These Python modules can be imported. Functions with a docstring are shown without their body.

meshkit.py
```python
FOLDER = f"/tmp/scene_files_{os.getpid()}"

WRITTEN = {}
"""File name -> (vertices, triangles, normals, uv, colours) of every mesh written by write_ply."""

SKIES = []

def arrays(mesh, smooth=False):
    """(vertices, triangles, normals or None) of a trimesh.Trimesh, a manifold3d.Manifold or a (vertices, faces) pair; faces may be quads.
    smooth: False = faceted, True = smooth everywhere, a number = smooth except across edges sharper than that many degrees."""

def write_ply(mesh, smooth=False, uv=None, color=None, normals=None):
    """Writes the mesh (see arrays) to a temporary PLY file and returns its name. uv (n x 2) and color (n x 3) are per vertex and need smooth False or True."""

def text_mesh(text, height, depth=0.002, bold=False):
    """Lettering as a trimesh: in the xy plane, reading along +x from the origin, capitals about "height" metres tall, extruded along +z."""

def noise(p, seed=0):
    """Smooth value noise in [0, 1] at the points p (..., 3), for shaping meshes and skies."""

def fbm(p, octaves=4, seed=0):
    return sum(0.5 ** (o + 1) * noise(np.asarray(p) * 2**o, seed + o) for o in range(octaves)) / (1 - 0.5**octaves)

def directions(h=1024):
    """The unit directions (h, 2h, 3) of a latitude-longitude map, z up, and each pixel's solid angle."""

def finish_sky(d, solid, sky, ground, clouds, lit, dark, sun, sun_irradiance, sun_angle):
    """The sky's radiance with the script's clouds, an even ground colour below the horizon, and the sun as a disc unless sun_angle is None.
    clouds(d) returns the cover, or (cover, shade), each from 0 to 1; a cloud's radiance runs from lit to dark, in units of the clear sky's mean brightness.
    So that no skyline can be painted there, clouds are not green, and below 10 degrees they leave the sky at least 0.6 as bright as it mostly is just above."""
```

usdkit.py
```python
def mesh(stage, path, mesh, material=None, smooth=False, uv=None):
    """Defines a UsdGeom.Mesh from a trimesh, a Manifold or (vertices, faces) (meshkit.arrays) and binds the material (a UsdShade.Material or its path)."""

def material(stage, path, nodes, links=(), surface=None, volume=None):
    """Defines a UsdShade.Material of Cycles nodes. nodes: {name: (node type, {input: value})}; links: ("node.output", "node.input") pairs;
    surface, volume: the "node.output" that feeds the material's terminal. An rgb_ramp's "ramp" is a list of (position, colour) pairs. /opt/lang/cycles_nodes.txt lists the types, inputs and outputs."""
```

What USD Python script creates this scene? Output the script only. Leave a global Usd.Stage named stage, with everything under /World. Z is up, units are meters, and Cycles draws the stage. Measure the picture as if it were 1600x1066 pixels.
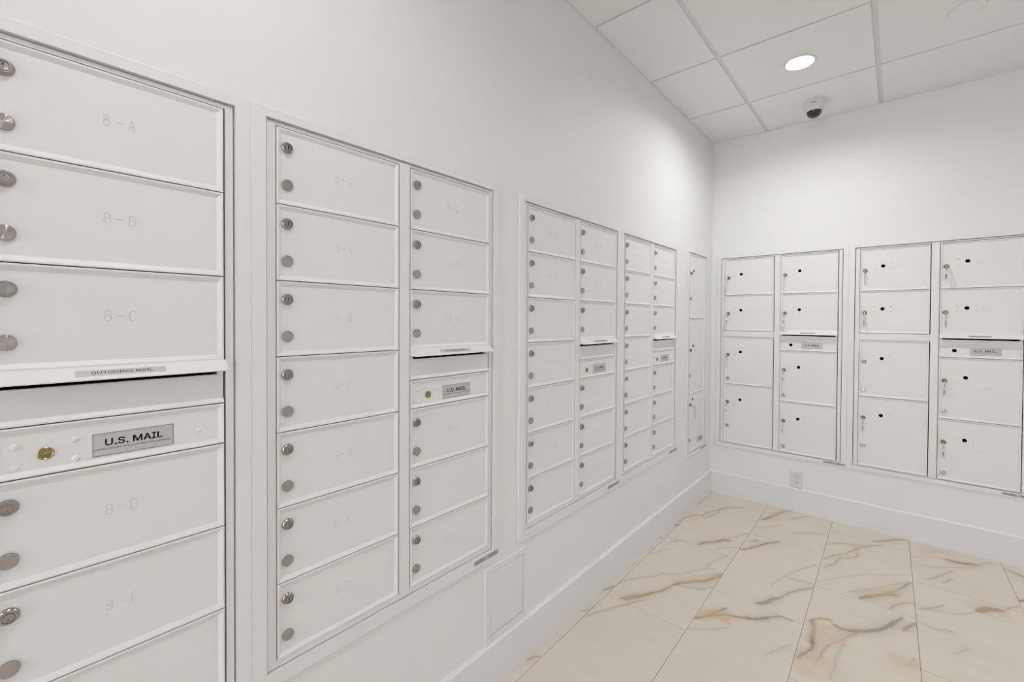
import math, random
import numpy as np, trimesh, manifold3d as m3, meshkit, usdkit
from manifold3d import Manifold, CrossSection
from shapely.geometry import Polygon, Point, box as sbox
from shapely import affinity
from pxr import Usd, UsdGeom, UsdLux, UsdShade, Gf, Sdf, Vt
random.seed(7); rng = np.random.default_rng(7)
stage = Usd.Stage.CreateInMemory()
UsdGeom.SetStageUpAxis(stage, 'Z'); UsdGeom.SetStageMetersPerUnit(stage, 1.0)
UsdGeom.Xform.Define(stage, '/World'); UsdGeom.Scope.Define(stage, '/World/Looks')

# ------------------------------------------------------------------ camera, sky, exposure
CAM = (1.0865, -3.6026, 1.3194); YAW, PITCH, ROLL = (math.radians(a) for a in (41.096, -0.7347, 0.2893))
FPX, CY = 690.0, 509.16
EXPOSURE = 0.16
LAMP = 285.0            # radiance of the downlight lenses
SKY = 1.1              # radiance of the overcast sky outside the glazed doorway
fw = np.array([-math.sin(YAW)*math.cos(PITCH), math.cos(YAW)*math.cos(PITCH), math.sin(PITCH)])
rt = np.cross(fw, [0, 0, 1]); rt /= np.linalg.norm(rt); up = np.cross(rt, fw)
rt, up = math.cos(ROLL)*rt+math.sin(ROLL)*up, -math.sin(ROLL)*rt+math.cos(ROLL)*up
cam = UsdGeom.Camera.Define(stage, '/World/camera')
cam.AddTransformOp().Set(Gf.Matrix4d(*rt, 0, *up, 0, *(-fw), 0, *CAM, 1))
cam.CreateHorizontalApertureAttr(36.0); cam.CreateVerticalApertureAttr(36.0*1066/1600)
cam.CreateFocalLengthAttr(36.0*FPX/1600); cam.CreateVerticalApertureOffsetAttr(-(533-CY)/1600*36.0)
cam.CreateClippingRangeAttr(Gf.Vec2f(0.05, 100)); cam.CreateExposureAttr(EXPOSURE)
dome = UsdLux.DomeLight.Define(stage, '/World/sky'); dome.CreateIntensityAttr(SKY); dome.CreateColorAttr(Gf.Vec3f(1.0, 1.0, 1.0))

# ------------------------------------------------------------------ materials
def mat(name, nodes, links=(), surface='p.BSDF'):
    return usdkit.material(stage, '/World/Looks/'+name, nodes, links, surface=surface)
def plain(name, col, rough=0.5, metal=0.0, spec=0.5, **kw):
    return mat(name, {'p': ('principled_bsdf', dict(base_color=col, roughness=rough, metallic=metal, specular_ior_level=spec, **kw))})
def grained(name, col, rough, scale, strength, dist, detail=2.0, spec=0.5, metal=0.0):
    return mat(name, {'g': ('geometry', {}), 'n': ('noise_texture', dict(scale=scale, detail=detail)),
                      'b': ('bump', dict(strength=strength, distance=dist)),
                      'p': ('principled_bsdf', dict(base_color=col, roughness=rough, specular_ior_level=spec, metallic=metal))},
               [('g.position', 'n.vector'), ('n.fac', 'b.height'), ('b.normal', 'p.normal')])
WALL = grained('wall_paint', (0.93, 0.93, 0.928), 0.55, 260, 0.25, 0.0006, 3, 0.3)
CEIL = grained('ceiling_tile_white', (0.955, 0.955, 0.952), 0.9, 900, 0.3, 0.0006, 2, 0.1)
GRID = plain('grid_white', (0.84, 0.835, 0.825), 0.5, spec=0.3)
BASE = plain('baseboard_white', (0.90, 0.90, 0.905), 0.35)
POWDER = grained('powder_coat_white', (0.92, 0.92, 0.92), 0.36, 1400, 0.35, 0.0004, 2, 0.5)
TRIMW = grained('trim_powder_coat_white', (0.92, 0.92, 0.92), 0.38, 1400, 0.3, 0.0004, 2, 0.5)
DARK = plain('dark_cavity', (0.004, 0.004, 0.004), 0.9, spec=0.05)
PLAST = plain('white_plastic', (0.82, 0.815, 0.80), 0.35)
NICKEL = plain('satin_nickel', (0.40, 0.385, 0.36), 0.24, 1.0)
NICKELD = plain('nickel_plug', (0.27, 0.25, 0.235), 0.30, 1.0)
BRASS = plain('aged_brass', (0.33, 0.265, 0.105), 0.28, 1.0)
BRASSD = plain('dull_brass_lock', (0.25, 0.205, 0.12), 0.32, 1.0)
KEYM = plain('pale_key_metal', (0.80, 0.72, 0.50), 0.35, 1.0)
STICK = plain('silver_sticker', (0.63, 0.63, 0.64), 0.40, 0.12)
LABELG = plain('grey_label', (0.52, 0.52, 0.51), 0.5)
INK = plain('black_ink', (0.012, 0.012, 0.012), 0.5, spec=0.2)
INKG = plain('grey_ink', (0.10, 0.10, 0.10), 0.5, spec=0.2)
INKL = plain('label_print_grey', (0.24, 0.24, 0.235), 0.5, spec=0.2)
PAPER = plain('white_tag_paper', (0.88, 0.88, 0.87), 0.5)
LENS = mat('lamp_lens', {'e': ('emission', dict(color=(0.985, 0.99, 1.0), strength=LAMP))}, (), 'e.emission')
PAVE = plain('white_paving', (0.82, 0.81, 0.79), 0.8, spec=0.1)
LENS_WARM = mat('lamp_lens_dimmed', {'e': ('emission', dict(color=(0.985, 0.99, 1.0), strength=LAMP*.62))}, (), 'e.emission')
GROUT = plain('grout', (0.46, 0.41, 0.36), 0.8, spec=0.1)
SMOKED = plain('smoked_dome', (0.012, 0.010, 0.009), 0.06, coat_weight=0.5)
SLOTS = plain('socket_slots', (0.05, 0.05, 0.05), 0.6)
# turned face of the knobs: concentric grooves, as anisotropy along each vertex's radial direction
KNOB = mat('spun_nickel', {'a': ('attribute', dict(attribute='radial')), 'p': ('principled_bsdf', dict(base_color=(0.46, 0.445, 0.42), metallic=1.0, roughness=0.22, anisotropic=1.0))},
           [('a.vector', 'p.tangent')])
MARBLE = mat('marble_tile', {'a': ('attribute', dict(attribute='tint')), 'g': ('geometry', {}),
                             'm': ('mapping', dict(scale=(1.0, 3.0, 1.0))),
                             'n': ('noise_texture', dict(scale=9.0, detail=6.0, roughness=0.62, distortion=1.2)),
                             'r': ('rgb_ramp', dict(ramp=[(0.30, (0.965, 0.96, 0.955)), (0.55, (1, 1, 1)), (0.75, (1.0, 0.985, 0.955))])),
                             'x': ('mix', dict(mix_type='multiply', fac=1.0)),
                             'p': ('principled_bsdf', dict(roughness=0.30, specular_ior_level=0.35))},
             [('g.position', 'm.vector'), ('m.vector', 'n.vector'), ('n.fac', 'r.fac'), ('a.color', 'x.color1'), ('r.color', 'x.color2'), ('x.color', 'p.base_color')])

# ------------------------------------------------------------------ helpers
used = {}
def path_for(parent, name):
    base = (parent.GetPath().pathString if parent else '/World')+'/'+name
    k = used.get(base, -1)+1; used[base] = k
    return base if k == 0 else '%s_%03d' % (base, k)
def tag(prim, label=None, cat=None, group=None, kind=None):
    for k, v in (('label', label), ('category', cat), ('group', group), ('kind', kind)):
        if v: prim.SetCustomDataByKey(k, v)
    return prim
def thing(name, label, cat, frame=None, group=None):
    x = UsdGeom.Xform.Define(stage, path_for(None, name))
    if frame is not None: x.AddTransformOp().Set(frame)
    return tag(x.GetPrim(), label, cat, group)
def part(name, mesh, m, parent=None, label=None, smooth=30, at=None):
    o = usdkit.mesh(stage, path_for(parent, name), mesh, m, smooth=smooth)
    if at is not None: o.AddTranslateOp().Set(Gf.Vec3d(*at))
    return tag(o.GetPrim(), label)
def struct(name, mesh, m, parent=None, smooth=False):
    o = part(name, mesh, m, parent, smooth=smooth)
    if parent is None: tag(o, kind='structure')
    return o
def left_frame(u, v=0.0, w=0.0):       # local x = along the left wall (+y), y = up, z = out of the wall (+x)
    return Gf.Matrix4d(0, 1, 0, 0, 0, 0, 1, 0, 1, 0, 0, 0, w, u, v, 1)
def right_frame(u, v=0.0, w=0.0):      # local x = along the right wall (+x), y = up, z = out of the wall (-y)
    return Gf.Matrix4d(1, 0, 0, 0, 0, 0, 1, 0, 0, -1, 0, 0, u, -w, v, 1)
def bx(x0, x1, y0, y1, z0, z1):
    return Manifold.cube([x1-x0, y1-y0, z1-z0]).translate([x0, y0, z0])
def hull(pts): return Manifold.hull_points(np.asarray(pts, float))
def rect(x0, x1, y0, y1, z): return [(x0, y0, z), (x1, y0, z), (x1, y1, z), (x0, y1, z)]
def slab(x0, x1, y0, y1, z0, z1, c=0.001):      # plate with its front edges chamfered
    return hull(rect(x0, x1, y0, y1, z0)+rect(x0, x1, y0, y1, z1-c)+rect(x0+c, x1-c, y0+c, y1-c, z1))
def frame_mesh(o, i, z0, z1, c=0.0015, ci=0.0012):
    return slab(*o, z0, z1, c)-hull(rect(i[0], i[1], i[2], i[3], z0-1)+rect(i[0], i[1], i[2], i[3], z1-ci)+rect(i[0]-ci, i[1]+ci, i[2]-ci, i[3]+ci, z1+1e-5))
def lathe(profile, n=40):
    return trimesh.creation.revolve(np.asarray(profile, float), sections=n)
def cyl(r, z0, z1, n=32): return Manifold.cylinder(z1-z0, r, r, n).translate([0, 0, z0])
def poly_extrude(p, z0, z1):
    ms = [trimesh.creation.extrude_polygon(g, z1-z0, engine='earcut') for g in getattr(p, 'geoms', [p]) if g.area > 1e-9]
    m = trimesh.util.concatenate(ms); m.apply_translation([0, 0, z0]); return m
def text(t, h, width, depth=0.0004, bold=False):
    m = meshkit.text_mesh(t, h, depth, bold); b = m.bounds
    m.apply_translation([-(b[0][0]+b[1][0])/2, -h/2, 0]); m.apply_scale([width/(b[1][0]-b[0][0]), 1, 1]); return m
def moved(m, x, y, z):
    if isinstance(m, Manifold): return m.translate([x, y, z])
    m = m.copy(); m.apply_translation([x, y, z]); return m

# single-stroke letters for the routed door numbers, unit height, cell 0.72 wide
def arc(cx, cy, rx, ry, a0, a1, n=9):
    return [(cx+rx*math.cos(math.radians(a)), cy+ry*math.sin(math.radians(a))) for a in np.linspace(a0, a1, n)]
W_ = 0.70
GLYPH = {
 '0': [arc(.35, .5, .33, .5, 0, 360, 13)], '1': [[(.12, .78), (.35, 1), (.35, 0)]],
 '2': [arc(.35, .70, .32, .30, 165, -35, 8)+[(.03, 0), (.68, 0)]],
 '3': [arc(.33, .75, .30, .25, 150, -90, 8)+arc(.33, .25, .34, .25, 90, -150, 8)],
 '4': [[(.55, 0), (.55, 1), (.03, .3), (.70, .3)]],
 '5': [[(.62, 1), (.12, 1), (.08, .56)]+arc(.34, .31, .33, .31, 120, -150, 8)],
 '6': [arc(.35, .31, .32, .31, 90, 450, 12), [(.08, .45), (.2, .8), (.55, 1)]],
 '7': [[(.03, 1), (.67, 1), (.25, 0)]],
 '8': [arc(.35, .76, .27, .24, -90, 270, 12), arc(.35, .26, .33, .26, 90, 450, 12)],
 '9': [arc(.35, .69, .32, .31, 0, 360, 12), [(.67, .69), (.58, .25), (.2, 0)]],
 'A': [[(.0, 0), (.35, 1), (.70, 0)], [(.13, .36), (.57, .36)]],
 'B': [[(.05, 0), (.05, 1), (.42, 1)]+arc(.42, .77, .24, .23, 90, -90, 6)+[(.05, .54)], arc(.42, .27, .27, .27, 90, -90, 6)+[(.05, 0)]],
 'C': [arc(.38, .5, .36, .5, 45, 315, 11)], 'D': [[(.05, 0), (.05, 1), (.3, 1)]+arc(.3, .5, .38, .5, 90, -90, 8)+[(.05, 0)]],
 'E': [[(.66, 1), (.06, 1), (.06, 0), (.66, 0)], [(.06, .53), (.55, .53)]], 'F': [[(.66, 1), (.06, 1), (.06, 0)], [(.06, .53), (.55, .53)]],
 'G': [arc(.38, .5, .36, .5, 45, 330, 11)+[(.70, .45), (.42, .45)]], 'P': [[(.06, 0), (.06, 1), (.42, 1)]+arc(.42, .74, .26, .26, 90, -90, 6)+[(.06, .48)]],
 '-': [[(.02, .5), (.68, .5)]],
}
def engraving(t, h, pitch, r=0.0013, depth=0.0013):
    """V-groove cutter for text t centred on the origin of the plane z = 0."""
    out, x = [], -pitch*(len(t)-1)/2
    ring = [(r*math.cos(a), r*math.sin(a)) for a in np.linspace(0, 2*math.pi, 9)[:-1]]
    for ch in t:
        for line in GLYPH[ch]:
            pts = [(x+(px-.35)*h*0.78, (py-.5)*h) for px, py in line]
            for (ax, ay), (bx_, by) in zip(pts, pts[1:]):
                out.append(hull([(ax+i, ay+j, 0.0004) for i, j in ring]+[(bx_+i, by+j, 0.0004) for i, j in ring]+[(ax, ay, -depth), (bx_, by, -depth)]))
        x += pitch
    return Manifold.batch_boolean(out, m3.OpType.Add)

# ------------------------------------------------------------------ room shell
H = 2.6847; RX, RY = 4.5, -7.4; BH = 0.1636
CZ = dict(t0=1.8005, t1=1.777, d1=1.7645, b1=0.500, b0=0.464)             # the 14-unit cabinets
CR = dict(t0=1.8135, t1=1.7945, d1=1.7825, b1=0.394, b0=0.3675)           # the taller parcel cabinets
LEFT = [(-4.055, .811, CZ), (-3.244, .811, CZ), (-2.321, .811, CZ), (-1.510, .790, CZ), (-0.548, .428, CR)]
RIGHT = [(0.038, .809, CR), (0.847, .809, CR)]
def opening(u, w, z): return sbox(u+.024, z['b0']+.022, u+w-.024, z['t0']-.014)
def wall(poly, fr, back=False):
    m = poly_extrude(poly, -0.14, 0.0)
    if back: m = trimesh.util.concatenate([m, poly_extrude(sbox(*poly.bounds), -0.16, -0.14)])
    M = np.array(fr).T
    m.apply_transform(M); return m
ident_l, ident_r = left_frame(0), right_frame(0)
pl = sbox(RY, 0, 0.14, H+.05)
for u, w, z in LEFT: pl = pl.difference(opening(u, w, z))
pl = pl.difference(sbox(-2.472, .180, -2.289, .413))
struct('wall_left', wall(pl, ident_l, True), WALL)
pr = sbox(0, 0, RX+.14, H+.05)
for u, w, z in RIGHT: pr = pr.difference(opening(u, w, z))
struct('wall_right', wall(pr, ident_r, True), WALL)
wr = sbox(0, 0, RX+.14, H+.05).difference(sbox(.06, -.01, 1.60, 2.60))
struct('wall_rear', wall(wr, Gf.Matrix4d(1, 0, 0, 0, 0, 0, 1, 0, 0, -1, 0, 0, 0, RY, 0, 1)), WALL)
DOOR = (-3.15, -2.95, 1.65)
wo = sbox(RY, 0, 0, H+.05).difference(sbox(DOOR[0], 1.05, DOOR[1], DOOR[2]))
struct('wall_opposite', wall(wo, Gf.Matrix4d(0, 1, 0, 0, 0, 0, 1, 0, 1, 0, 0, 0, RX+.14, 0, 0, 1)), WALL)
struct('ceiling', bx(-.14, RX+.14, RY-.14, .14, H+.05, H+.12), WALL)
fl = struct('floor', bx(-.14, RX+3, RY-.14, .14, -0.06, -0.004), GROUT)
struct('path', bx(-4, RX+5, RY-9, RY-.14, -0.06, -0.008), PAVE)

def base_profile(): return [(0, 0), (.015, 0), (.015, BH-.006), (.010, BH), (0, BH)]
def baseboard(name, length, fr):
    pts = base_profile(); a = [(0, y, x) for x, y in pts]; b = [(length, y, x) for x, y in pts]
    m = hull(a+b).to_mesh(); t = trimesh.Trimesh(m.vert_properties[:, :3], m.tri_verts); t.apply_transform(np.array(fr).T)
    struct(name, t, BASE)
baseboard('baseboard_left', -RY-0.0151, left_frame(RY))
baseboard('baseboard_right', RX, right_frame(0))

# ------------------------------------------------------------------ floor tiles, each its own piece, with the printed marble veins
VEINS = [
   ('gold',5.0,[(0.11,-1.696),(0.152,-1.633),(0.204,-1.561),(0.232,-1.506),(0.26,-1.43)]),
   ('gold',9.0,[(0.258,-1.423),(0.281,-1.374),(0.322,-1.323),(0.365,-1.277),(0.395,-1.215),(0.414,-1.154)]),
   ('grey',3.0,[(0.023,-1.659),(0.068,-1.534),(0.126,-1.444),(0.182,-1.354),(0.224,-1.337),(0.285,-1.241),(0.335,-1.156),(0.371,-1.134)]),
   ('grey',3.0,[(0.332,-1.147),(0.337,-1.078),(0.358,-1.002),(0.383,-0.933)]),
   ('grey',3.0,[(0.277,-1.406),(0.327,-1.386),(0.368,-1.363),(0.403,-1.322),(0.417,-1.291)]),
   ('tan',6.0,[(0.11,-1.687),(0.141,-1.68),(0.167,-1.628),(0.198,-1.584),(0.211,-1.537)]),
   ('tan',3.0,[(0.043,-1.936),(0.073,-1.872),(0.107,-1.812),(0.136,-1.738),(0.172,-1.674),(0.206,-1.62)]),
   ('wash',18.0,[(0.26,-1.384),(0.345,-1.269),(0.41,-1.152)]),
   ('grey',2.0,[(0.339,-1.373),(0.397,-1.355)]),
   ('gold',9.0,[(0.219,-0.926),(0.236,-0.873),(0.278,-0.831),(0.314,-0.769),(0.349,-0.748)]),
   ('grey',5.0,[(0.31,-0.754),(0.349,-0.696),(0.378,-0.623),(0.411,-0.563)]),
   ('grey',4.0,[(0.079,-1.008),(0.104,-0.96),(0.13,-0.933),(0.172,-0.931)]),
   ('gold',4.0,[(0.037,-0.61),(0.065,-0.531),(0.105,-0.508),(0.123,-0.416),(0.161,-0.331),(0.203,-0.254),(0.292,-0.174)]),
   ('grey',3.0,[(0.032,-0.385),(0.079,-0.324),(0.152,-0.299),(0.217,-0.247)]),
   ('tan',4.0,[(0.126,-0.55),(0.15,-0.48),(0.173,-0.398),(0.17,-0.336)]),
   ('grey',3.0,[(0.306,-0.925),(0.34,-0.863),(0.407,-0.796)]),
   ('wash',14.0,[(0.06,-0.655),(0.096,-0.553),(0.163,-0.444)]),
   ('grey',3.0,[(0.038,-1.233),(0.075,-1.157),(0.103,-1.088)]),
   ('tan',4.0,[(0.005,-0.089),(0.014,-0.059)]),
   ('tan',4.0,[(0.002,-0.346),(0.028,-0.295)]),
   ('tan',6.0,[(0.008,-1.699),(0.031,-1.656),(0.042,-1.627)]),
   ('grey',4.0,[(0.013,-1.903),(0.037,-1.869),(0.046,-1.826)]),
   ('tan',5.0,[(0.013,-2.286),(0.028,-2.252),(0.044,-2.23)]),
   ('gold',8.0,[(0.42,-0.316),(0.45,-0.256),(0.48,-0.149),(0.513,-0.05),(0.559,-0.002)]),
   ('wash',10.0,[(0.466,-0.227),(0.501,-0.105),(0.554,0.012)]),
   ('gold',7.0,[(0.418,-0.826),(0.453,-0.774),(0.487,-0.701),(0.523,-0.631),(0.573,-0.562)]),
   ('tan',5.0,[(0.423,-0.701),(0.457,-0.652),(0.477,-0.624)]),
   ('grey',4.0,[(0.594,-0.379),(0.637,-0.372),(0.68,-0.313),(0.728,-0.298),(0.789,-0.237)]),
   ('tan',3.0,[(0.559,-0.2),(0.594,-0.12),(0.639,-0.044),(0.657,-0.028)]),
   ('grey',3.0,[(0.412,-0.444),(0.46,-0.412),(0.525,-0.322)]),
   ('grey',5.0,[(0.681,-0.969),(0.711,-0.957),(0.736,-0.951),(0.791,-0.941)]),
   ('grey',3.0,[(0.63,-1.099),(0.667,-0.948),(0.718,-0.822),(0.784,-0.702)]),
   ('dgrey',8.0,[(0.605,-1.311),(0.633,-1.275),(0.658,-1.219),(0.679,-1.182)]),
   ('dgrey',4.0,[(0.679,-1.182),(0.709,-1.103),(0.749,-1.031),(0.793,-0.963)]),
   ('dgrey',6.0,[(0.424,-1.602),(0.463,-1.543),(0.488,-1.482),(0.51,-1.432)]),
   ('gold',6.0,[(0.463,-1.543),(0.501,-1.501),(0.537,-1.477),(0.574,-1.46),(0.615,-1.433)]),
   ('dgrey',6.0,[(0.598,-1.448),(0.639,-1.42),(0.671,-1.381)]),
   ('dgrey',5.0,[(0.628,-1.422),(0.656,-1.39),(0.689,-1.353),(0.718,-1.327),(0.755,-1.332)]),
   ('yel',30.0,[(0.435,-1.568),(0.479,-1.498),(0.55,-1.502)]),
   ('yel',16.0,[(0.519,-1.515),(0.554,-1.542)]),
   ('grey',2.0,[(0.423,-1.7),(0.496,-1.628),(0.568,-1.544)]),
   ('grey',3.0,[(0.712,-1.636),(0.75,-1.554),(0.776,-1.493)]),
   ('tan',5.0,[(0.793,-0.413),(0.837,-0.354),(0.9,-0.317),(0.962,-0.281),(1.038,-0.208)]),
   ('tan',5.0,[(0.794,-0.625),(0.829,-0.546),(0.878,-0.466),(0.933,-0.34),(0.993,-0.261)]),
   ('tan',4.0,[(0.808,-0.726),(0.838,-0.65),(0.867,-0.536),(0.89,-0.528),(0.925,-0.473),(0.935,-0.377)]),
   ('tan',9.0,[(0.99,-0.191),(1.037,-0.141),(1.083,-0.086),(1.146,-0.024)]),
   ('gold',12.0,[(0.97,-0.933),(0.994,-0.891),(1.037,-0.839),(1.068,-0.802),(1.106,-0.778)]),
   ('dgrey',5.0,[(1.055,-0.787),(1.087,-0.768),(1.119,-0.693),(1.145,-0.623),(1.165,-0.595)]),
   ('grey',3.0,[(0.923,-0.913),(0.972,-0.842),(1.023,-0.779),(1.074,-0.696),(1.126,-0.63)]),
   ('grey',2.0,[(0.792,-0.917),(0.866,-0.801),(0.951,-0.685),(1.059,-0.589),(1.153,-0.515)]),
   ('tan',4.0,[(1.07,-0.942),(1.106,-0.872),(1.136,-0.829),(1.167,-0.81)]),
   ('wash',30.0,[(0.974,-0.868),(1.049,-0.792),(1.112,-0.718)]),
   ('gold',10.0,[(0.819,-1.261),(0.837,-1.332),(0.834,-1.389),(0.844,-1.446)]),
   ('dgold',5.0,[(0.832,-1.418),(0.845,-1.457),(0.845,-1.476),(0.823,-1.532),(0.804,-1.578)]),
   ('dgrey',8.0,[(0.891,-1.234),(0.916,-1.254),(0.957,-1.24),(1.001,-1.201),(1.045,-1.148),(1.083,-1.078),(1.117,-0.982)]),
   ('tan',5.0,[(1.001,-1.207),(0.958,-1.266),(0.923,-1.337),(0.895,-1.407),(0.877,-1.454),(0.876,-1.503),(0.861,-1.568)]),
   ('grey',3.0,[(0.94,-1.335),(0.934,-1.404),(0.922,-1.462),(0.923,-1.541),(0.915,-1.623)]),
   ('wash',60.0,[(0.846,-1.281),(0.867,-1.305),(0.883,-1.346),(0.872,-1.408)]),
   ('tan',8.0,[(1.122,-1.093),(1.139,-1.043),(1.165,-0.984)]),
   ('wash',50.0,[(0.823,-1.651),(0.857,-1.577),(0.899,-1.506)]),
   ('tan',3.0,[(1.125,-1.341),(1.14,-1.316),(1.159,-1.265)]),
   ('wash',60.0,[(1.085,-1.295),(1.12,-1.334),(1.156,-1.291)]),
   ('gold',3.0,[(0.82,-1.268),(0.847,-1.229),(0.883,-1.212)]),
   ('wash',18.0,[(1.172,-0.265),(1.231,-0.189),(1.294,-0.181),(1.355,-0.173),(1.43,-0.14)]),
   ('gold',9.0,[(1.302,-0.162),(1.335,-0.18),(1.382,-0.167),(1.431,-0.128)]),
   ('grey',4.0,[(1.197,-0.358),(1.253,-0.327),(1.329,-0.264),(1.385,-0.219),(1.437,-0.134),(1.483,-0.064),(1.501,-0.1)]),
   ('tan',4.0,[(1.219,-0.508),(1.254,-0.447),(1.297,-0.357),(1.333,-0.304)]),
   ('tan',4.0,[(1.276,-0.497),(1.298,-0.448),(1.316,-0.412)]),
   ('tan',4.0,[(1.175,-0.845),(1.207,-0.824),(1.244,-0.775),(1.269,-0.733)]),
   ('grey',3.0,[(1.207,-0.824),(1.259,-0.802),(1.322,-0.773),(1.371,-0.711)]),
   ('gold',16.0,[(1.375,-0.699),(1.41,-0.644),(1.445,-0.621),(1.468,-0.609)]),
   ('tan',4.0,[(1.468,-0.609),(1.502,-0.55),(1.533,-0.511)]),
   ('grey',5.0,[(1.18,-0.971),(1.234,-0.981),(1.288,-0.954)]),
   ('grey',4.0,[(1.275,-1.133),(1.297,-1.095),(1.32,-1.05)]),
   ('wash',30.0,[(1.203,-0.164),(1.271,-0.078),(1.341,-0.091)]),
]

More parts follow.
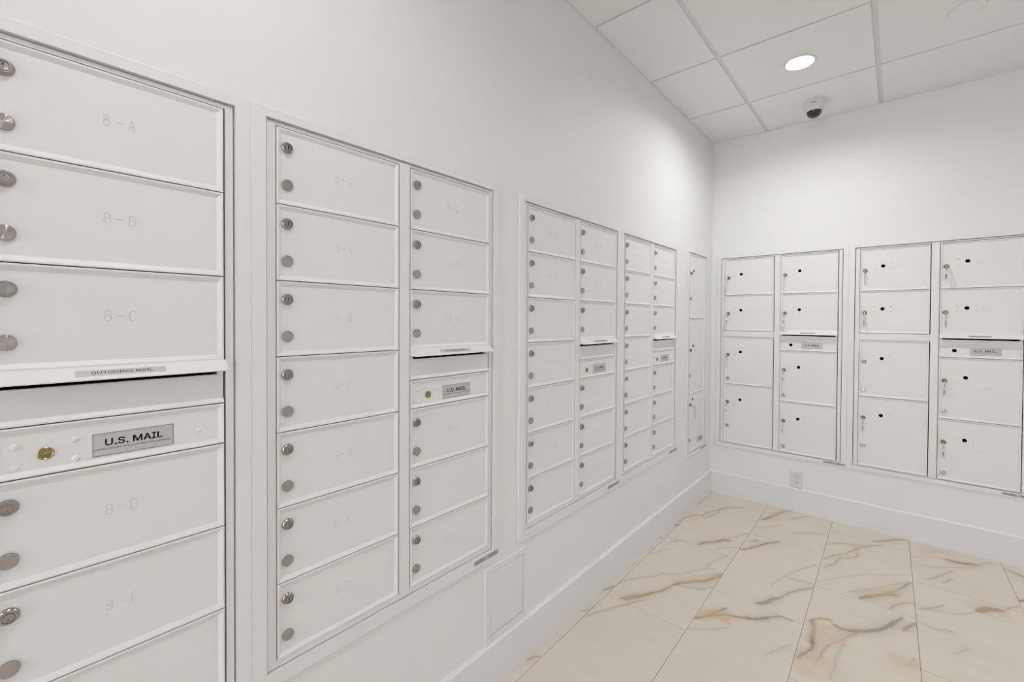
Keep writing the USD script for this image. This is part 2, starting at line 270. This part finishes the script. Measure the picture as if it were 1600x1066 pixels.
TINT = dict(base=(0.80, 0.735, 0.655), gold=(0.45, 0.30, 0.13), dgold=(0.33, 0.19, 0.06), tan=(0.52, 0.40, 0.26), grey=(0.56, 0.505, 0.44), dgrey=(0.35, 0.305, 0.26), wash=(0.745, 0.61, 0.45), yel=(0.72, 0.54, 0.27))
TW, TL, SK = 0.3755, 0.7555, -0.011
def tile_frame(pts):      # room -> tile-grid coordinates
    x, y = pts[..., 0], pts[..., 1]
    return np.stack([x-SK*y-0.029, y], -1)
def to_room(a, y): return (a+0.029+SK*y, y)
def seg_dist(P, a, b):
    ab = b-a; t = np.clip(((P-a)@ab)/max(ab@ab, 1e-12), 0, 1); return np.linalg.norm(P-(a+t[:, None]*ab), axis=1), t
def vein_tint(P, col, row):
    """Colour of the printed marble at floor points P of the tile (col, row)."""
    q = np.c_[P, np.zeros(len(P))]; off = np.array([col*3.7, row*5.1, 1.3])
    broad = meshkit.fbm(q*np.array([1.6, 5.5, 1])+off, 4, 3); fine = meshkit.fbm(q*np.array([9, 26, 1])+off*2, 4, 9)
    C = np.tile(np.array(TINT['base']), (len(P), 1))
    warm = np.clip((broad-.5)*3.2, -1, 1)[:, None]
    C = C*(1+.035*warm*np.array([1, .9, .5])+.012*(fine-.5)[:, None])
    cloud = np.clip((meshkit.fbm(q*np.array([2.2, 9, 1])+off+7, 4, 21)-.53)*5, 0, 1)[:, None]
    C = C*(1-.30*cloud)+.30*cloud*np.array([.72, .67, .60])
    wob = np.stack([meshkit.fbm(q*17+off, 4, 31)-.5, meshkit.fbm(q*17+off+50, 4, 33)-.5], 1)
    wob2 = np.stack([meshkit.fbm(q*60+off, 3, 41)-.5, meshkit.fbm(q*60+off+50, 3, 43)-.5], 1)
    PW = P+wob*.020+wob2*.006
    def put(kind, wid, line, soft=1.0):
        nonlocal C
        L = np.array(line); best = np.full(len(P), 9.); 
        lo, hi = L.min(0)-.12, L.max(0)+.12
        near = np.all((P > lo) & (P < hi), axis=1)
        if not near.any(): return
        pw = PW[near]; d = np.full(len(pw), 9.); tt = np.zeros(len(pw)); n = len(L)-1
        for i in range(n):
            di, t = seg_dist(pw, L[i], L[i+1]); upd = di < d; d[upd] = di[upd]; tt[upd] = (i+t[upd])/n
        taper = np.clip(np.minimum(tt, 1-tt)*7+.25, .25, 1)
        r = wid*(.0014 if kind in ('gold', 'dgrey', 'dgold') else .0011)*taper*(.55+.9*meshkit.fbm(q[near]*14+off, 3, 77))
        dk, pk = TINT[kind], {'wash': .6, 'yel': .65}.get(kind, .80)
        a = np.exp(-(d/np.maximum(r, 1e-4))**2)*pk
        if kind not in ('wash', 'yel'):
            a = np.maximum(a, .28*np.exp(-(d/(r*2.6+.004))**2))
            core = np.exp(-((d-r*.55)/(r*.28+.0011))**2)*.35          # darker rim lines of a wide vein
            C[near] = C[near]*(1-a[:, None])+a[:, None]*np.array(dk)
            C[near] *= (1-core*.5*(wid > 5))[:, None]
        else:
            C[near] = C[near]*(1-a[:, None])+a[:, None]*np.array(dk)
    seen = False
    for kind, wid, line in VEINS:
        mid = tile_frame(np.mean(np.array(line), axis=0)); c = math.floor(mid[0]/TW)
        if c != col: continue
        rows = [math.floor((tile_frame(np.array(p))[1]-row0(col))/TL) for p in line]
        if row in rows: put(kind, wid, line); seen = True
    if not seen:
        r2 = np.random.default_rng(1000+col*37+row)
        x0, y0 = to_room(col*TW, row0(col)+row*TL)
        for k in range(4):
            y = y0+r2.uniform(.1, .65); a = [(x0+TW*t, y+(t-.5)*.14+r2.normal(0, .025)) for t in np.linspace(-.05, 1.05, 6)]
            put(['gold', 'grey', 'tan', 'dgrey'][k], r2.uniform(3, 9), a)
    return C
def row0(col): return (-0.949 if col % 2 == 0 else -0.571)-TL*8
GW = 0.0009
room = sbox(0.002, RY, RX, -0.002)
for col in range(-1, 13):
    for row in range(-4, 11):
        y0 = row0(col)+row*TL
        if y0 > 0 or y0+TL < RY: continue
        a0, a1 = col*TW+GW, (col+1)*TW-GW; b0, b1 = y0+GW, y0+TL-GW
        quad = Polygon([to_room(a0, b0), to_room(a1, b0), to_room(a1, b1), to_room(a0, b1)]).intersection(room)
        if quad.is_empty or quad.area < 2e-4: continue
        dense = y0+TL > -2.6 and col < 5
        n, mth = (76, 150) if dense else (12, 24)
        A, B = np.meshgrid(np.linspace(a0, a1, n), np.linspace(b0, b1, mth), indexing='ij')
        X = A+0.029+SK*B; Y = B.copy()
        X, Y = np.clip(X, .002, RX), np.clip(Y, RY, -.002)
        P = np.stack([X.ravel(), Y.ravel()], 1)
        I = np.arange(n*mth).reshape(n, mth); f = np.stack([I[:-1, :-1], I[1:, :-1], I[1:, 1:], I[:-1, 1:]], -1).reshape(-1, 4)
        tri = np.vstack([f[:, [0, 1, 2]], f[:, [0, 2, 3]]])
        e1, e2 = P[tri[:, 1]]-P[tri[:, 0]], P[tri[:, 2]]-P[tri[:, 0]]
        tri = tri[np.abs(e1[:, 0]*e2[:, 1]-e1[:, 1]*e2[:, 0]) > 1e-10]
        V = np.c_[P, np.zeros(len(P))]; C = vein_tint(P, col, row)
        # sides of the slab
        ring = np.r_[I[:, 0], I[-1, 1:], I[::-1, -1][1:], I[0, ::-1][1:-1]]; k0 = len(V)
        V = np.vstack([V, np.c_[P[ring], np.full(len(ring), -.006)]]); C = np.vstack([C, C[ring]])
        j = np.arange(len(ring)); jn = (j+1) % len(ring)
        tri = np.vstack([tri, np.c_[ring[j], k0+j, k0+jn], np.c_[ring[j], k0+jn, ring[jn]]])
        o = part('floor_tile', trimesh.Trimesh(V, tri, process=False), MARBLE, fl, smooth=False)
        UsdGeom.PrimvarsAPI(o).CreatePrimvar('tint', Sdf.ValueTypeNames.Color3fArray, 'vertex').Set(Vt.Vec3fArray.FromNumpy(C.astype(np.float32)))

# ------------------------------------------------------------------ suspended ceiling
gx = [0.370+.625*k for k in range(7)]; gy = [-0.545-.622*k for k in range(14)]
tee = 0.0120
ce = stage.GetPrimAtPath('/World/ceiling')
def tee_mesh(x0, x1, y0, y1): return hull(rect(x0, x1, y0, y1, H+.0065)+rect(x0, x1, y0, y1, H+.0095))
for x in gx: struct('main_tee', tee_mesh(x-tee, x+tee, RY, 0), GRID, ce)
for y in gy:
    xs = [0]+gx+[RX]
    for a, b in zip(xs, xs[1:]):
        struct('cross_tee', tee_mesh(a+(tee if a else 0), b-(tee if b < RX else 0), y-.0085, y+.0085), GRID, ce)
struct('wall_angle', hull(rect(0, .013, RY, 0, H+.001)+rect(0, .013, RY, 0, H+.003)), GRID, ce); struct('wall_angle', hull(rect(.013, RX, -.005, 0, H+.001)+rect(.013, RX, -.005, 0, H+.003)), GRID, ce)
LIGHTS = [(.684, -.848), (.684, -3.38), (.684, -5.91), (3.215, -.848), (3.215, -3.38), (3.215, -5.91)]
xs, ys = [0]+gx+[RX], [0]+gy+[RY]
for a, b in zip(xs, xs[1:]):
    for d, c in zip(ys, ys[1:]):
        if b-a < .05 or d-c < .05: continue
        p = sbox(a+(.0115 if a else .012), c+(.0070 if c > RY else .004), b-.0115, d-(.0070 if d else .004))
        for lx, ly in LIGHTS: p = p.difference(Point(lx, ly).buffer(.064, 24))
        struct('ceiling_tile', poly_extrude(p, H, H+.018), CEIL, ce)

# ------------------------------------------------------------------ recessed lights, speaker, dome camera
def recessed_light(x, y, label, lens=LENS):
    t = thing('recessed_light', label, 'ceiling light', Gf.Matrix4d().SetTranslate(Gf.Vec3d(x, y, H-.0032)), 'recessed downlights in the ceiling tiles')
    part('trim_ring', lathe([(.0585, .004), (.060, -.001), (.064, -.0035), (.070, -.0025), (.0735, .0028), (.066, .0032)], 56), PLAST, t)
    part('reflector', lathe([(.0585, .004), (.0565, .020), (.0600, .020), (.0615, .004)], 56), PLAST, t)
    part('lens', lathe([(0, .0165), (.0563, .0165), (.0563, .0185), (0, .0185)], 56), lens, t, label='glowing white lens')
recessed_light(*LIGHTS[0], 'lit round downlight in the ceiling tile ahead of the dome camera')
for (lx, ly), where in zip(LIGHTS[1:], ('over the nearest cabinet on the left wall', 'at the rear end of the left wall', 'beyond the right edge in the far row', 'in the middle of the room', 'at the rear right of the room')):
    recessed_light(lx, ly, 'lit round downlight '+where, LENS_WARM if 'nearest cabinet' in where else LENS)
t = thing('ceiling_speaker', 'white round flush disc in the ceiling tile at the upper right', 'speaker', Gf.Matrix4d().SetTranslate(Gf.Vec3d(1.3005, -.842, H)))
part('grille', lathe([(0, -.0045), (.052, -.0045), (.0565, -.0042), (.058, -.003), (.058, 0), (0, 0)], 56), CEIL, t)
part('rim', lathe([(.058, 0), (.058, -.0034), (.0615, -.0028), (.0625, 0)], 56), PLAST, t)
t = thing('security_camera', 'white dome security camera with a dark smoked bubble on the ceiling', 'security camera', Gf.Matrix4d().SetTranslate(Gf.Vec3d(.681, -.288, H)))
part('housing', lathe([(0, 0), (.0580, 0), (.0585, -.008), (.0575, -.026), (.0535, -.045), (.0470, -.057), (.0405, -.0600), (.0405, -.057), (0, -.057)], 56), PLAST, t, label='white tapered housing')
part('dome', lathe([(.0400, -.057)]+[(.0400*math.cos(a), -.0590-.0390*math.sin(a)) for a in np.linspace(.05, math.pi/2, 12)], 48), SMOKED, t, label='glossy smoked bubble')
a = math.atan2(CAM[1]+.288, CAM[0]-.681)
lg = trimesh.util.concatenate([moved(trimesh.creation.box([.0024, .0052 if k % 2 else .0038, .0032]), 0, (k-2)*.0052, 0) for k in range(5)])
lg.apply_transform(trimesh.transformations.rotation_matrix(a-.10, [0, 0, 1])); lg.apply_translation([.0572*math.cos(a-.10), .0572*math.sin(a-.10), -.0210])
part('logo', lg, INKG, t)
scr = trimesh.creation.icosphere(2, .0022)
for da, nm in ((.55, 'screw'), (-1.0, 'screw')):
    part(nm, moved(scr, .0505*math.cos(a+da), .0505*math.sin(a+da), -.0490), INKG, t)

# ------------------------------------------------------------------ mailbox cabinets
RIM, PAN = 0.0050, 0.0
def dish(w, h, ins=.0035, ins2=.0115):
    d = slab(0, w, 0, h, -.016, RIM, .0008)
    k = (RIM+.0006-PAN)/(RIM-PAN); e = ins2-(ins2-ins)*k
    return d-hull(rect(ins2, w-ins2, ins2, h-ins2, PAN)+rect(e, w-e, e, h-e, RIM+.0006))
LOCK = lathe([(0, .0040), (.0018, .0040)], 8)
def lock_mesh(r, hgt=.0085):
    m = Manifold.revolve(CrossSection([[(0, -.001), (r, -.001), (r, .0016), (r*.93, .0032), (r*.80, .0050), (r*.74, hgt), (r*.60, hgt), (r*.585, hgt-.0022), (r*.525, hgt-.0022), (r*.505, hgt-.0006), (0, hgt-.0004)]]), 40)
    return m-bx(-r*.085, r*.085, -r*.36, r*.36, hgt-.006, hgt+.01)
NLOCK, PLOCK = lock_mesh(.0134), lock_mesh(.0118, .0105)
def knob_mesh(r): return lathe([(0, .0046), (r*.05, .0046), (r*.25, .0046), (r*.5, .0046), (r*.75, .0046), (r*.93, .0046), (r, .0038), (r*1.0, -.001), (0, -.001)], 48)
NKNOB, PKNOB = knob_mesh(.0128), knob_mesh(.0122)
def knob(mesh, parent, at, axes):
    o = part('knob', mesh, KNOB, parent, at=at, smooth=True)
    p = UsdGeom.Mesh(o); v = np.array(p.GetPointsAttr().Get(), float)[:, :2]; n = np.linalg.norm(v, axis=1, keepdims=True)
    v = np.where(n > 1e-6, v/np.maximum(n, 1e-9), [1, 0])
    UsdGeom.PrimvarsAPI(o).CreatePrimvar('radial', Sdf.ValueTypeNames.Float3Array, 'vertex').Set(Vt.Vec3fArray.FromNumpy((v@np.array(axes, float)).astype(np.float32)))
LEFT_AXES, RIGHT_AXES = [[0, 1, 0], [0, 0, 1]], [[1, 0, 0], [0, 0, 1]]
bump = lathe([(0, .0026)]+[(.0057*math.sin(a), .0026*math.cos(a)) for a in np.linspace(.15, 1.5, 7)]+[(.0060, -.0004)], 24)
def arrow_lock():
    m = Manifold.revolve(CrossSection([[(0, -.002), (.0105, -.002), (.0105, .0012), (.0092, .0022), (.0080, .0012), (0, .0016)]]), 36)
    pts = [(-.0062, -.0006), (-.003, -.0002), (0, .0002), (.003, .0010), (.0062, .0004)]
    s = Manifold()
    for (ax, ay), (bx2, by2) in zip(pts, pts[1:]):
        s = s+hull([(ax, ay-.0009, -.0012), (ax, ay+.0009, -.0012), (bx2, by2-.0009, -.0012), (bx2, by2+.0009, -.0012), (ax, ay-.0009, .01), (ax, ay+.0009, .01), (bx2, by2-.0009, .01), (bx2, by2+.0009, .01)])
    return m-s
ARROW = arrow_lock()
TXT_BIG = text('U.S. MAIL', .0115, .084, .0003, True); TXT_SUB = text('APPROVED BY THE POSTMASTER GENERAL', .0026, .111, .0003)
TXT_OUT = text('OUTGOING MAIL', .0058, .086, .0003)
def sticker(parent, x, y, w=.119, h=.0425):
    s = part('mail_sticker', slab(x-w/2, x+w/2, y-h/2, y+h/2, PAN, PAN+.0009, .0004), STICK, parent, label='silver sticker reading U.S. MAIL')
    part('sticker_lettering', moved(TXT_BIG, x, y+.0035, PAN+.0008), INK, parent, smooth=False)
    part('sticker_small_print', moved(TXT_SUB, x, y-.0085, PAN+.0008), INKG, parent, smooth=False)
    part('sticker_border', frame_mesh((x-w/2+.001, x+w/2-.001, y-h/2+.001, y+h/2-.001), (x-w/2+.0017, x+w/2-.0017, y-h/2+.0017, y+h/2-.0017), PAN, PAN+.0011, .0001, .0001), INKG, parent, smooth=False)
def door(cab, x, y, w, h, number=None, pitch=.0175, th=.0185, tx=None, ty=None):
    d = dish(w, h)
    if number:
        d = d-engraving(number, th, pitch).translate([tx if tx is not None else w/2, ty if ty is not None else h/2, PAN])
    return d
def mail_door(cab, x, ytop, w, h, number):
    d = part('door', door(cab, 0, 0, w, h, number, .0175 if len(number) < 4 else .0162, ty=h-.0845), POWDER, cab, at=(x, ytop-h, 0))
    part('lock', NLOCK, NICKEL, d, at=(.0245, h-.0425, PAN)); knob(NKNOB, d, (.0245, h-.1295, PAN), LEFT_AXES)
def shell(w, z, cells):
    """The cabinet behind its trim: a closed box with a front frame that has one opening per door column."""
    b = slab(.0338, w-.0338, z['b1']+.0023, z['t1']-.0023, -.09, .0012, .0006)
    for x0, x1, y0, y1 in cells: b = b-bx(x0, x1, y0, y1, -.080, .01)
    return b
def lid(cab, x, y1, w, text_w=.126):
    """Hinged outgoing-mail hood: sloping front plate with triangular cheeks over an open dark slot."""
    drop, out, th = .0205, .0275, .0022
    prof = [(.0005, y1), (.0050, y1+.0005), (out, y1-drop), (out-.0008, y1-drop-.0020), (out-.0030, y1-drop-.0008), (.0035, y1-.0032), (.0005, y1-.0032)]
    m = Manifold.extrude(CrossSection([[(a, b) for a, b in prof][::-1]]), w)
    # (a = out of the wall, b = up, extrusion = along) -> local axes
    m = m.transform(np.array([[0, 0, 1, x], [0, 1, 0, 0], [1, 0, 0, 0]], float))
    ck = [(.001, y1-.001), (out-.0015, y1-drop-.0005), (.001, y1-drop-.0005)]
    for xx in (x+.0005, x+w-.0025):
        m = m+hull([(xx, b, a) for a, b in ck]+[(xx+.002, b, a) for a, b in ck])
    l = part('outgoing_lid', m, POWDER, cab, label='sloping lid of the outgoing mail slot')
    n = np.array([0, out-.005, drop+.0005]); n /= np.linalg.norm(n); upv = np.array([0, drop+.0005, -(out-.005)]); upv /= np.linalg.norm(upv)
    M = np.eye(4); M[:3, 0] = [1, 0, 0]; M[:3, 1] = upv; M[:3, 2] = n
    M[:3, 3] = [x+w*.5, y1+.0005-(drop+.0005)*.52, .005+(out-.005)*.52]
    s = slab(-text_w/2, text_w/2, -.0068, .0068, 0, .0006, .0003).transform(M[:3])
    part('lid_label', s, STICK, l, label='silver label reading OUTGOING MAIL')
    tm = TXT_OUT.copy(); tm.apply_translation([0, 0, .0005]); tm.apply_transform(M); part('lid_lettering', tm, INK, l, smooth=False)
def slot_panel(cab, x, y0, y1, w, slot):
    d = slab(0, w, 0, y1-y0, -.012, PAN+.0004, .0006)
    e = RIM
    lip = hull([(0, 0, -.012), (w, 0, -.012), (0, 0, e), (w, 0, e), (0, .0035, e), (w, .0035, e), (0, .0105, PAN), (w, .0105, PAN), (0, .0105, -.012), (w, .0105, -.012)])
    d = (d+lip)-bx(.011, w-.011, slot[0]-y0, slot[1]-y0, -.1, .1)
    part('slot_panel', d, POWDER, cab, at=(x, y0, 0))
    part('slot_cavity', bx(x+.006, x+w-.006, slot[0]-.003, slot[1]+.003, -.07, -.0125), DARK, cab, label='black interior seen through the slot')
def mail_panel(cab, x, y0, w, h, lockmode, bx_, sx, sy, by):
    d = part('mail_panel', dish(w, h, .003, .0075 if h < .075 else .0100), POWDER, cab, at=(x, y0, 0))
    for a, b in ((-.0355, .0172), (-.0355, -.0172), (.0365, .0172), (.0365, -.0172), (.218, .0)):
        part('rivet', bump, POWDER, d, at=(bx_+a, by+b, PAN))
    if lockmode == 'brass': part('arrow_lock', ARROW, BRASS, d, label='round brass lock with a curved slot', at=(bx_, by, PAN))
    else: part('lock_hole', cyl(.0098, -.004, .0006), DARK, d, label='empty black lock hole', at=(bx_, by, PAN))
    sticker(d, sx, sy)
def compliance(cab, w, z, x1):
    x0 = x1-.121; y = z['b0']+(z['b1']-z['b0'])*.55; h = .0165 if z is CZ else .0135
    part('rating_label', bx(x0, x1, y-h/2, y+h/2, .0078, .0086), LABELG, cab, label='grey strip label of small print on the lower trim')
    for cx in (x0+.029, x1-.030):
        bars = [moved(trimesh.creation.box([.044-.006*(k % 2), .0018, .0004]), cx, y+(k-1)*.0042, .0087) for k in range(3)]
        part('label_print', trimesh.util.concatenate(bars), INKL, cab, smooth=False)
def trim(cab, w, z):
    part('trim_frame', frame_mesh((0, w, z['b0'], z['t0']), (.0315, w-.0315, z['b1'], z['t1']), -.004, .008, .0018, .0010)
         + (frame_mesh((.022, w-.022, z['b0']+.02, z['t0']-.012), (.0312, w-.0312, z['b1']+.0003, z['t1']-.0003), -.030, -.003, .0001, .0001)), TRIMW, cab)
Un = .1778; GAP = .0019
def mail_cabinet(fr_u, w, names_l, names_r, label, label_end=True):
    s = w/.811; z = CZ
    cab = thing('mailbox_cabinet', label, 'mailboxes', left_frame(fr_u))
    xl, xr, dw = .0545*s, .4275*s, .3305*s
    trim(cab, w, z)
    y0 = z['d1']-7*Un
    part('cabinet_body', shell(w, z, [(xl-.0020, xl+dw+.0042, y0-.001, z['d1']+.0025), (xr-.0020, xr+dw+.0042, y0-.001, z['d1']+.0025)]), POWDER, cab)
    part('mullion', slab(xl+dw+.0045, xr-.0024, z['b1']+.0035, z['t1']-.0045, -.003, .0042, .0018), POWDER, cab)
    for k, nm in enumerate(names_l): mail_door(cab, xl, z['d1']-k*Un-GAP/2, dw, Un-GAP, nm)
    for k, nm in enumerate(names_r):
        if nm: mail_door(cab, xr, z['d1']-k*Un-GAP/2, dw, Un-GAP, nm)
        else:
            top = z['d1']-k*Un
            lid(cab, xr-.001, top+.0010, dw+.004)
            slot_panel(cab, xr, top-.0905, top-.0035, dw, (top-.0300, top-.0080))
            mail_panel(cab, xr, top-.1765, dw, .0838, 'brass', .0680*s, .1845*s, .0345, .0345)
    compliance(cab, w, z, w-.003)
    return cab
mail_cabinet(*LEFT[0][:2], ['', '', '', '', '', '', ''], ['8-A', '8-B', '8-C', None, '8-D', '8-E', '8-F'], 'nearest white wall mailbox cabinet, doors 8-A to 8-F, cut by the left edge')
mail_cabinet(*LEFT[1][:2], ['8-G', '9-A', '9-B', '9-C', '9-D', '9-E', '9-F'], ['9-G', '10-A', '10-B', None, '10-C', '10-D', '10-E'], 'white two-column mailbox cabinet with doors 8-G to 10-E above the access panel')
mail_cabinet(*LEFT[2][:2], ['10-F', '10-G', '11-A', '11-B', '11-C', '11-D', '11-E'], ['11-F', '11-G', '12-A', None, '12-B', '12-C', '12-D'], 'white mailbox cabinet starting with door 10-F, third along the left wall')
mail_cabinet(*LEFT[3][:2], ['12-E', '12-F', '12-G', '14-A', '14-B', '14-C', '14-D'], ['14-E', '14-F', '14-G', None, '15-A', '15-B', '15-C'], 'white two-column mailbox cabinet before the narrow parcel locker on the left wall')

def parcel_door(cab, x, ytop, w, h, number, lock, has_knob, hole_v=.112, lock_v=.136, knob_v=.315, hole_u=.1113, axes=RIGHT_AXES):
    d = dish(w, h)
    if number: d = d-engraving(number, .0170, .0135, .0011, .0012).translate([.181*w/.3265, h/2+.007, PAN])
    d = part('door', d, POWDER, cab, at=(x, ytop-h, 0))
    part('lock_hole', cyl(.0100, -.004, .0006), DARK, d, label='empty black lock hole', at=(hole_u, h-hole_v, PAN))
    for a in (-.040, .0395):
        for b in (.0165, -.0165): part('rivet', bump, POWDER, d, at=(hole_u+a, h-hole_v+b, PAN))
    part('lock', PLOCK, BRASSD if lock == 'brass' else NICKELD, d, label='brass lock' if lock == 'brass' else 'grey metal lock', at=(.0245, h-lock_v, PAN))
    if has_knob: knob(PKNOB, d, (.0245, h-knob_v, PAN), axes)
def parcel_cabinet(u, w, nl, nr, label, keyless=()):
    z = CR; cab = thing('parcel_locker_cabinet', label, 'parcel lockers', right_frame(u))
    xl, xr, dw = .0577, .4265, .3262
    trim(cab, w, z)
    part('cabinet_body', shell(w, z, [(xl-.0020, xl+dw+.0040, 1.2470, z['d1']+.0025), (xl-.0020, xl+dw+.0040, .4005, 1.2035), (xr-.0020, xr+dw+.0040, .3985, z['d1']+.0025)]), POWDER, cab)
    part('filler_strip', slab(xl-.001, xl+dw+.001, 1.2050, 1.2465, -.010, .0035, .0015), POWDER, cab)
    part('mullion', slab(xl+dw+.0043, xr-.0024, z['b1']+.0035, z['t1']-.0045, -.003, .0042, .0018), POWDER, cab)
    tops = [1.7815, 1.5135, 1.2020, .8443]; bots = [1.5158, 1.2490, .8468, .4025]
    for n, a, b, kn in zip(nl, tops, bots, (0, 0, 1, 1)): parcel_door(cab, xl, a, dw, a-b, n, 'grey' if n in keyless else 'brass', kn)
    tops = [1.7815, 1.5135, 1.1145, .7552]; bots = [1.5158, 1.2490, .7577, .4005]
    for n, a, b, kn in zip(nr, tops, bots, (0, 0, 1, 1)): parcel_door(cab, xr, a, dw, a-b, n, 'brass', kn)
    lid(cab, xr-.001, 1.2500, dw+.002, .09)
    slot_panel(cab, xr, 1.1815, 1.2465, dw, (1.2190, 1.2410))
    mail_panel(cab, xr, 1.1170, dw, .0628, 'hole', .0638, .1875, .0370, .0390)
    compliance(cab, w, z, w-.003)
parcel_cabinet(*RIGHT[0][:2], ['1P', '2P', '3P', '4P'], ['5P', '6P', '7P', '8P'], 'white parcel locker cabinet in the corner, above the electrical outlet')
parcel_cabinet(*RIGHT[1][:2], ['9P', '10P', '11P', '12P'], ['13P', '14P', '15P', '16P'], 'white parcel locker cabinet with doors 9P to 16P at the right edge', keyless=('11P',))
# narrow single-column locker on the left wall
u, w, z = LEFT[4]
cab = thing('parcel_locker_cabinet', 'narrow single-column parcel locker with three doors beside the corner', 'parcel lockers', left_frame(u))
trim(cab, w, z); x0, dw = .0560, .3140
part('cabinet_body', shell(w, z, [(x0-.002, x0+dw+.004, .4000, z['d1']+.0025)]), POWDER, cab)
parcel_door(cab, x0, 1.7815, dw, 1.7815-1.3390, None, 'grey', 1, .109, .131, .307, .085, LEFT_AXES)
parcel_door(cab, x0, 1.3365, dw, 1.3365-.8085, None, 'grey', 1, .193, .222, .399, .085, LEFT_AXES)
parcel_door(cab, x0, .8060, dw, .8060-.4025, None, 'grey', 1, .041, .072, .323, .085, LEFT_AXES)
sticker(cab, .297, .4580); compliance(cab, w, z, w-.003)

# ------------------------------------------------------------------ keys left hanging in the parcel locks
def key_tag(number, fr, ang, where, dz=0.0, scrib=True):
    k = thing('key', 'key with a white tag hanging in the lock of parcel locker '+where if where else 'key with a tag in the lowest lock of the narrow left-wall locker', 'key', fr, 'tagged keys left in the parcel locker locks')
    c, s_ = math.cos(math.radians(ang)), math.sin(math.radians(ang))
    def turn(m, p):
        m = m if isinstance(m, trimesh.Trimesh) else trimesh.Trimesh(m.to_mesh().vert_properties[:, :3], m.to_mesh().tri_verts)
        m.apply_transform(trimesh.transformations.rotation_matrix(math.radians(ang), [0, 1, 0])); m.apply_translation(p); return m
    # bow of the key: a flat disc standing upright out of the lock, blade inside the keyway
    bow = hull([(t, .0105*math.sin(a)-.007, .0285+.0125*math.cos(a)) for a in np.linspace(0, 2*math.pi, 25) for t in (-.0011, .0011)])-hull([(t, .0026*math.sin(a)-.0135, .0330+.0026*math.cos(a)) for a in np.linspace(0, 2*math.pi, 13) for t in (-.01, .01)])
    bow = bow+bx(-.0009, .0009, -.0030, .0030, .0045, .022)
    part('key_bow', bow, KEYM, k, label='pale brass key head')
    ring = trimesh.creation.torus(.0100, .0008, 28, 8); ring.apply_transform(trimesh.transformations.rotation_matrix(math.radians(78), [0, 1, 0])); ring.apply_translation([0, -.0232, .0350])
    part('key_ring', ring, NICKEL, k)
    pz = .0390
    tagm = slab(-.0135, .0135, -.060, 0, -.0010, .0010, .0003)-cyl(.0025, -1, 1, 16).translate([0, -.0045, 0])
    part('tag', turn(tagm, [0, -.0310, pz]), PAPER, k, label='white plastic key tag')
    if scrib:
        bars = [moved(trimesh.creation.box([.0022 if j else .0032, .030-.008*j, .0004]), -.0055+.0062*j, -.033+.003*j, .0009) for j in range(2)]
        part('tag_writing', turn(trimesh.util.concatenate(bars), [0, -.0310, pz]), INKG, k, smooth=False)
def rkey(x, v, ang, where, scrib=True): key_tag(None, right_frame(x, v, PAN), ang, where, 0, scrib)
xl6, xr6, xl7, xr7 = .038+.0577+.0245, .038+.4265+.0245, .847+.0577+.0245, .847+.4265+.0245
for x, v, ang, where, sc in ((xl6, 1.6455, 84, '1P', 0), (xl6, 1.3775, 48, '2P', 1), (xl6, 1.0660, 86, '3P', 0), (xl6, .7083, 58, '4P', 1),
                             (xr6, 1.6455, 87, '5P', 0), (xr6, 1.3775, 35, '6P', 1), (xr6, .9785, 62, '7P', 1), (xr6, .6192, 52, '8P', 1),
                             (xl7, 1.6455, 74, '9P', 0), (xl7, 1.3775, 60, '10P', 1), (xl7, .7083, 66, '12P', 1),
                             (xr7, 1.6455, 12, '13P', 1), (xr7, 1.3775, 58, '14P', 1), (xr7, .9785, 40, '15P', 1), (xr7, .6192, 50, '16P', 1)):
    rkey(x, v, ang, where, bool(sc))
key_tag(None, left_frame(u+x0+.0245, .8060-.072, PAN), 60, None, 0, False)

# ------------------------------------------------------------------ access panel and electrical outlet
t = thing('access_panel', 'white square access panel on the wall above the baseboard', 'access panel', left_frame(-2.4975, .1640))
part('frame', frame_mesh((0, .2265, 0, .2725), (.0275, .2090, .0240, .2480), -.004, .0042, .0022, .0006), BASE, t)
part('panel_door', slab(.0288, .2077, .0253, .2467, -.012, .0036, .0012), BASE, t)
t = thing('electrical_outlet', 'white duplex electrical outlet under the corner parcel lockers, on the baseboard', 'outlet', right_frame(.573, .1645))
part('cover_plate', slab(-.036, .036, 0, .116, 0, .0060, .0030)-slab(-.0172, .0172, .0245, .0915, -.01, .02, .0001), PLAST, t)
rc = slab(-.0166, .0166, .0250, .0910, .0005, .0064, .0008); cut = Manifold(); 
for yy in (.0415, .0735):
    cut = cut+bx(-.0080, -.0052, yy, yy+.0085, .003, .02)+bx(.0052, .0080, yy+.0008, yy+.0080, .003, .02)+cyl(.0027, .003, .02, 16).translate([0, yy-.0070, 0])
part('receptacle', rc-cut, PLAST, t)
part('socket_slots', cut^bx(-.1, .1, 0, .2, .003, .0036), SLOTS, t)
